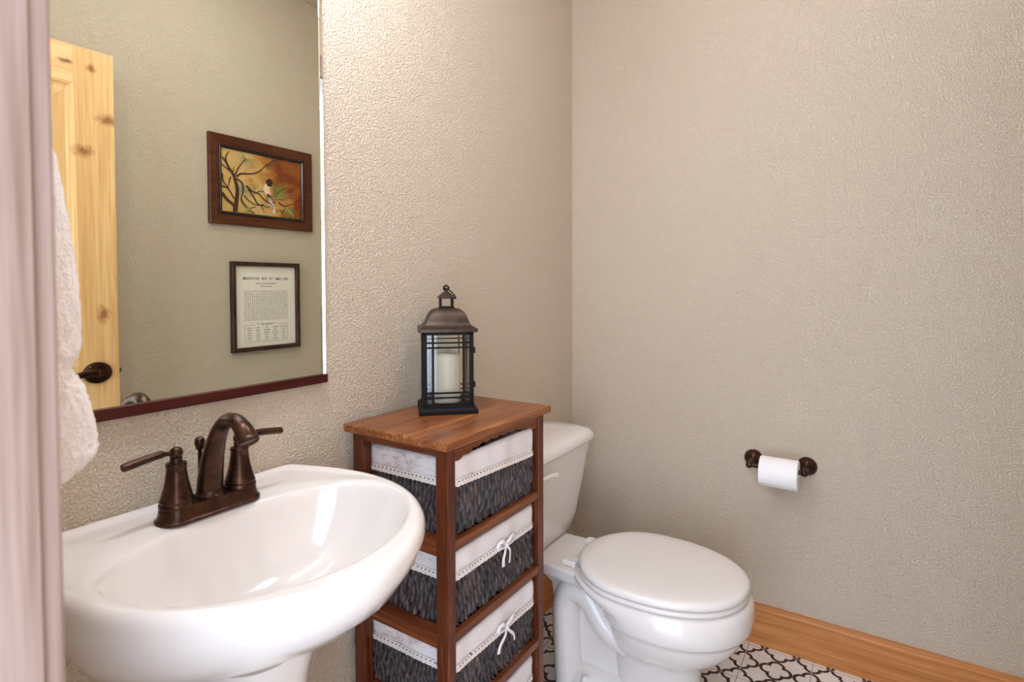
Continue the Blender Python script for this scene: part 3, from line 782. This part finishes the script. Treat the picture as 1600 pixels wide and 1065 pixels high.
# loose end of the sheet lying against the front of the roll
a0, a1 = PI*.52, PI*1.18
fl = [[(-.077+(ro+.0012)*math.cos(a), y, cz+(ro+.0012)*math.sin(a)) for a in [a0+(a1-a0)*k/14 for k in range(15)]] for y in (cy0+.001, cy1-.001)]
m.loft(fl, False, False, closed=False)
roll = m.build('toilet_paper_roll', PAPER, None, angle=50); tag(roll, 'roll of white toilet paper hanging on the bronze holder', 'toilet paper')

# ------------------------------------------------------------------ pictures on the opposite wall (seen in the mirror)
def frame(m, x0, x1, z0, z1, yb, prof):
    m.loft([[(x0+i, yb+h_, z0+i), (x1-i, yb+h_, z0+i), (x1-i, yb+h_, z1-i), (x0+i, yb+h_, z1-i)] for i, h_ in prof], False, False)
YB = YW
ax0, ax1, az0, az1 = -.709, -.180, 1.5035, 1.9025
art = thing('framed_painting', 'framed painting of a small bird on pine branches, reflected in the mirror', 'picture', ((ax0+ax1)/2, YB, az0))
m = MB(); frame(m, ax0, ax1, az0, az1, YB, [(0, 0), (0, .018), (.003, .021), (.030, .017), (.048, .012), (.048, .004)]); m.build('frame', FRAMEB, art, smooth=False)
m = MB(); frame(m, ax0+.046, ax1-.046, az0+.046, az1-.046, YB, [(0, .010), (0, .016), (.004, .018), (.008, .016), (.0125, .012), (.0125, .005)]); m.build('frame_lip', LIP, art, smooth=False)
cx0, cx1, cz0, cz1 = ax0+.057, ax1-.057, az0+.057, az1-.057
m = MB(); m.box(cx0, cx1, YB+.003, YB+.007, cz0, cz1); cv = m.build('canvas', CANVAS, art, smooth=False)
def pcv(u, v):
    uu = (u-45)/990; top = 70+200*uu; bot = 875+100*uu; vv = (v-top)/(bot-top)
    uu = max(0, min(1, uu)); vv = max(0, min(1, vv))
    return cx0+(cx1-cx0)*uu, cz1-(cz1-cz0)*vv
PM = {'bark': plain('bark_paint', (64, 34, 20), .5), 'bark2': plain('grey_bark_paint', (58, 48, 40), .5), 'green': plain('needle_green', (110, 112, 48), .5), 'lgreen': plain('needle_light', (170, 160, 92), .5), 'blue': plain('needle_bluegreen', (126, 140, 112), .5), 'head': plain('bird_head', (44, 36, 34), .5), 'belly': plain('bird_belly', (232, 206, 170), .5), 'flank': plain('bird_flank', (196, 128, 66), .5), 'wing': plain('bird_wing', (78, 72, 72), .5), 'white': plain('bird_white', (236, 226, 210), .5)}
PK = list(PM); layer = [YB+.00715]
pm = MB()
def stroke(pts, w0, w1, key, k=5):
    P2 = spline([(u, v, 0) for u, v in pts], k); y = layer[0]; layer[0] += .000012
    A_, B_ = [], []
    for i, p in enumerate(P2):
        d = P2[min(i+1, len(P2)-1)]-P2[max(i-1, 0)]; l_ = math.hypot(d.x, d.y) or 1; w_ = (w0+(w1-w0)*i/(len(P2)-1))*.64
        for lst, s in ((A_, 1), (B_, -1)):
            X, Z = pcv(p.x-d.y/l_*w_*s, p.y+d.x/l_*w_*s); lst.append((X, y, Z))
    pm.loft([A_, B_], False, False, closed=False, mi=PK.index(key))
def blob(c, rx, ry, rot, key, n=20):
    y = layer[0]; layer[0] += .000012; out = []
    for j in range(n):
        a = 2*PI*j/n; x_ = rx*math.cos(a); y_ = ry*math.sin(a); X, Z = pcv(c[0]+x_*math.cos(rot)-y_*math.sin(rot), c[1]+x_*math.sin(rot)+y_*math.cos(rot)); out.append((X, y, Z))
    pm.add(out, [tuple(range(n))], PK.index(key))
rp = random.Random(3)
def needles(c, a0, a1, l0, l1, n, keys, w=5):
    for i in range(n):
        a = a0+(a1-a0)*(i+rp.random()*.6)/n; l_ = l0+(l1-l0)*rp.random()
        e_ = (c[0]+l_*math.cos(a), c[1]-l_*math.sin(a)); mid = (c[0]+l_*.5*math.cos(a+.06), c[1]-l_*.5*math.sin(a+.06))
        stroke([c, mid, e_], w, 1.2, rp.choice(keys), 3)
needles((330, 215), 1.9, 6.6, 90, 200, 26, ['lgreen', 'bark2', 'blue'], 3.5)
needles((590, 285), -1.9, .9, 80, 160, 16, ['green', 'bark2'], 3.5)
needles((290, 600), 0, 6.28, 60, 150, 34, ['blue', 'lgreen', 'blue'], 4)
needles((430, 600), .4, 2.4, 60, 120, 12, ['lgreen', 'bark2'], 3)
stroke([(195, 880), (210, 760), (225, 600), (195, 460), (160, 370), (60, 190)], 46, 12, 'bark')
stroke([(190, 430), (120, 300), (100, 200), (140, 120)], 24, 8, 'bark')
stroke([(170, 390), (60, 290), (45, 270)], 14, 8, 'bark')
stroke([(215, 440), (270, 400), (380, 400), (480, 370), (580, 285), (690, 225)], 22, 5, 'bark')
stroke([(200, 420), (250, 310), (330, 215)], 16, 5, 'bark')
stroke([(150, 440), (125, 555)], 16, 6, 'bark'); stroke([(175, 400), (190, 310)], 12, 4, 'bark')
stroke([(215, 460), (280, 520), (290, 620), (270, 720), (330, 820), (420, 900)], 18, 10, 'bark2')
stroke([(50, 640), (110, 730), (180, 800), (210, 870)], 30, 26, 'bark'); stroke([(50, 560), (120, 590), (190, 720)], 18, 12, 'bark'); stroke([(60, 400), (70, 500), (130, 580)], 14, 8, 'bark')
stroke([(330, 550), (400, 620), (480, 650), (540, 720), (640, 770)], 18, 10, 'bark2'); stroke([(350, 590), (420, 700), (470, 780), (620, 820)], 16, 8, 'bark2')
stroke([(300, 670), (360, 740), (450, 790), (540, 780)], 12, 8, 'bark2'); stroke([(460, 625), (520, 615), (590, 670)], 10, 7, 'bark2'); stroke([(260, 720), (330, 830), (440, 810)], 12, 6, 'bark'); stroke([(500, 800), (550, 890)], 8, 4, 'bark2')
stroke([(720, 750), (790, 800), (860, 790), (940, 770)], 14, 6, 'bark'); stroke([(690, 880), (740, 850), (760, 890), (790, 850)], 7, 4, 'bark2')
needles((660, 710), -.2, 1.65, 130, 300, 46, ['green', 'lgreen', 'green'], 8)
needles((830, 820), -1.5, -.35, 100, 210, 22, ['lgreen', 'green'], 6); needles((830, 820), 3.7, 4.9, 70, 130, 10, ['lgreen', 'green'], 5)
needles((370, 830), 2.2, 5.2, 60, 130, 16, ['green', 'lgreen'], 5)
blob((592, 590), 56, 84, -.15, 'belly'); blob((632, 610), 20, 62, -.1, 'flank'); blob((606, 502), 42, 42, 0, 'head'); blob((608, 540), 32, 18, .2, 'head')
stroke([(640, 505), (662, 520)], 10, 2, 'head', 3); blob((600, 672), 34, 18, .7, 'wing'); stroke([(590, 660), (640, 730), (680, 760)], 22, 10, 'wing'); stroke([(600, 740), (640, 800), (668, 890)], 34, 12, 'white'); stroke([(570, 745), (630, 780), (650, 850)], 16, 8, 'wing'); stroke([(600, 700), (650, 745)], 8, 5, 'white')
pm.build('painted_motif', [PM[k] for k in PK], cv, smooth=False)

sx0, sx1, sz0, sz1 = -.616, -.262, .9195, 1.338
sg = thing('framed_print', 'framed word-search print in a thin dark frame, reflected in the mirror', 'picture', ((sx0+sx1)/2, YB, sz0))
m = MB(); frame(m, sx0, sx1, sz0, sz1, YB, [(0, 0), (0, .021), (.003, .024), (.017, .024), (.020, .020), (.020, .006)]); m.build('frame', FRAMED, sg, smooth=False)
px0, px1, pz0, pz1 = sx0+.019, sx1-.019, sz0+.019, sz1-.019
sheet = MB().box(px0, px1, YB+.004, YB+.0075, pz0, pz1).build('paper_sheet', SHEET, sg, smooth=False)
# lettering: glyph meshes from the built-in font, read from the room side (text runs towards -x)
def glyph(s):
    cu = bpy.data.curves.new('t', 'FONT'); cu.body = s; cu.size = 1; cu.align_x = 'CENTER'; cu.resolution_u = 2; cu.fill_mode = 'FRONT'; cu.offset = .018
    ob = bpy.data.objects.new('t', cu); COL.objects.link(ob); dg = bpy.context.evaluated_depsgraph_get(); dg.update()
    me = bpy.data.meshes.new_from_object(ob.evaluated_get(dg)); vs = [tuple(v.co) for v in me.vertices]; fs = [tuple(p.vertices) for p in me.polygons]
    bpy.data.objects.remove(ob); bpy.data.meshes.remove(me); bpy.data.curves.remove(cu); return vs, fs
GC = {}
def put(m, s, cx, zb, size, sx=1., y=YB+.0079):
    if s not in GC: GC[s] = glyph(s)
    vs, fs = GC[s]
    if vs: m.add([(cx-v[0]*size*sx, y, zb+v[1]*size) for v in vs], fs)
pcx = (px0+px1)/2; pw_, ph_ = px1-px0, pz1-pz0
m = MB()
tt = 'WELCOME TO THE RESTROOM'; stp = .61*pw_*1.22/len(tt)
for i, ch in enumerate(tt):
    if ch != ' ': put(m, ch, pcx-(i-(len(tt)-1)/2)*stp, pz1-.064, .0165, .85)
m.build('heading_text', INK, sheet, smooth=False)
m = MB(); put(m, 'PLEASE SEEK ESSENTIALS, RELAX', pcx, pz1-.084, .0075, 1.0); put(m, 'AND HAVE A SEAT', pcx, pz1-.098, .0075, 1.0); m.build('subheading_text', INKG, sheet, smooth=False)
m = MB(); rl = random.Random(5); gz1, gz0 = pz1-.118, pz0+.128
for r_ in range(17):
    for c_ in range(24):
        put(m, rl.choice('ABCDEFGHIKLMNOPRSTUWY'), pcx+(c_-11.5)*pw_*.695/23, gz0+(gz1-gz0)*r_/16-.003, .0078)
m.build('letter_grid', INKG, sheet, smooth=False)
m = MB(); put(m, '*** WORD LIST ***', pcx, pz0+.101, .0115, 1.05)
WL = [['RESTROOM', 'BATHE', 'FLUSH', 'BRUSH', 'CLEAN', 'FAUCET'], ['MIRROR', 'SINK', 'SHOWER', 'TOILETRY', 'FLOSS', 'BUBBLES'], ['SOAP', 'SHAMPOO', 'PLUNGER', 'TOWEL', 'RINSE', 'LOTION'], ['TUB', 'COMB', 'PAPER', 'TISSUE', 'WATER', 'BASIN'], ['CANDLE', 'DRAIN', 'ROBE', 'SCRUB', 'BASKET', 'TOILET']]
for ci, wl in enumerate(WL):
    for ri_, wd in enumerate(wl): put(m, wd, pcx+(2-ci)*pw_*.142, pz0+.087-ri_*.0112, .0068)
bz0_, bz1_ = pz0+.022, pz0+.104; hw_ = pw_*.355; y0, y1 = YB+.0076, YB+.0079
for a_, b_, c_, d_ in ((pcx-hw_, pcx+hw_, bz0_, bz0_+.0011), (pcx-hw_, pcx-hw_+.0011, bz0_, bz1_), (pcx+hw_-.0011, pcx+hw_, bz0_, bz1_), (pcx-hw_, pcx-.062, bz1_-.0011, bz1_), (pcx+.062, pcx+hw_, bz1_-.0011, bz1_)):
    m.box(a_, b_, y0, y1, c_, d_)
m.build('word_list', INKG, sheet, smooth=False)

# ------------------------------------------------------------------ light
wd = bpy.data.worlds.new('World'); SC.world = wd; wd.use_nodes = True
bg = wd.node_tree.nodes['Background']; bg.inputs[0].default_value = (.72, .85, 1.05, 1); bg.inputs[1].default_value = 3.3

# ------------------------------------------------------------------ camera
cam = bpy.data.cameras.new('camera'); co = bpy.data.objects.new('camera', cam); COL.objects.link(co)
a = Vector((.83538, .54904, -.02626)); r = Vector((.54916, -.83571, -.00305)); u = Vector((.02362, .01187, .99965))
M = Matrix(((r.x, u.x, -a.x, -2.03757), (r.y, u.y, -a.y, -1.04594), (r.z, u.z, -a.z, 1.22), (0, 0, 0, 1)))
co.matrix_world = M
cam.sensor_width = 36; cam.lens = 874.06/1600*36; cam.shift_x = 0; cam.shift_y = -(532.5-470.2)/1600
cam.clip_start = .02; cam.dof.use_dof = True; cam.dof.focus_distance = 1.6; cam.dof.aperture_fstop = 5.0
SC.camera = co
SC.view_settings.view_transform = 'Standard'; SC.view_settings.look = 'None'; SC.view_settings.exposure = 0.82; SC.view_settings.gamma = 1
SC.cycles.use_denoising = True
SC.cycles.max_bounces = 10; SC.cycles.diffuse_bounces = 6
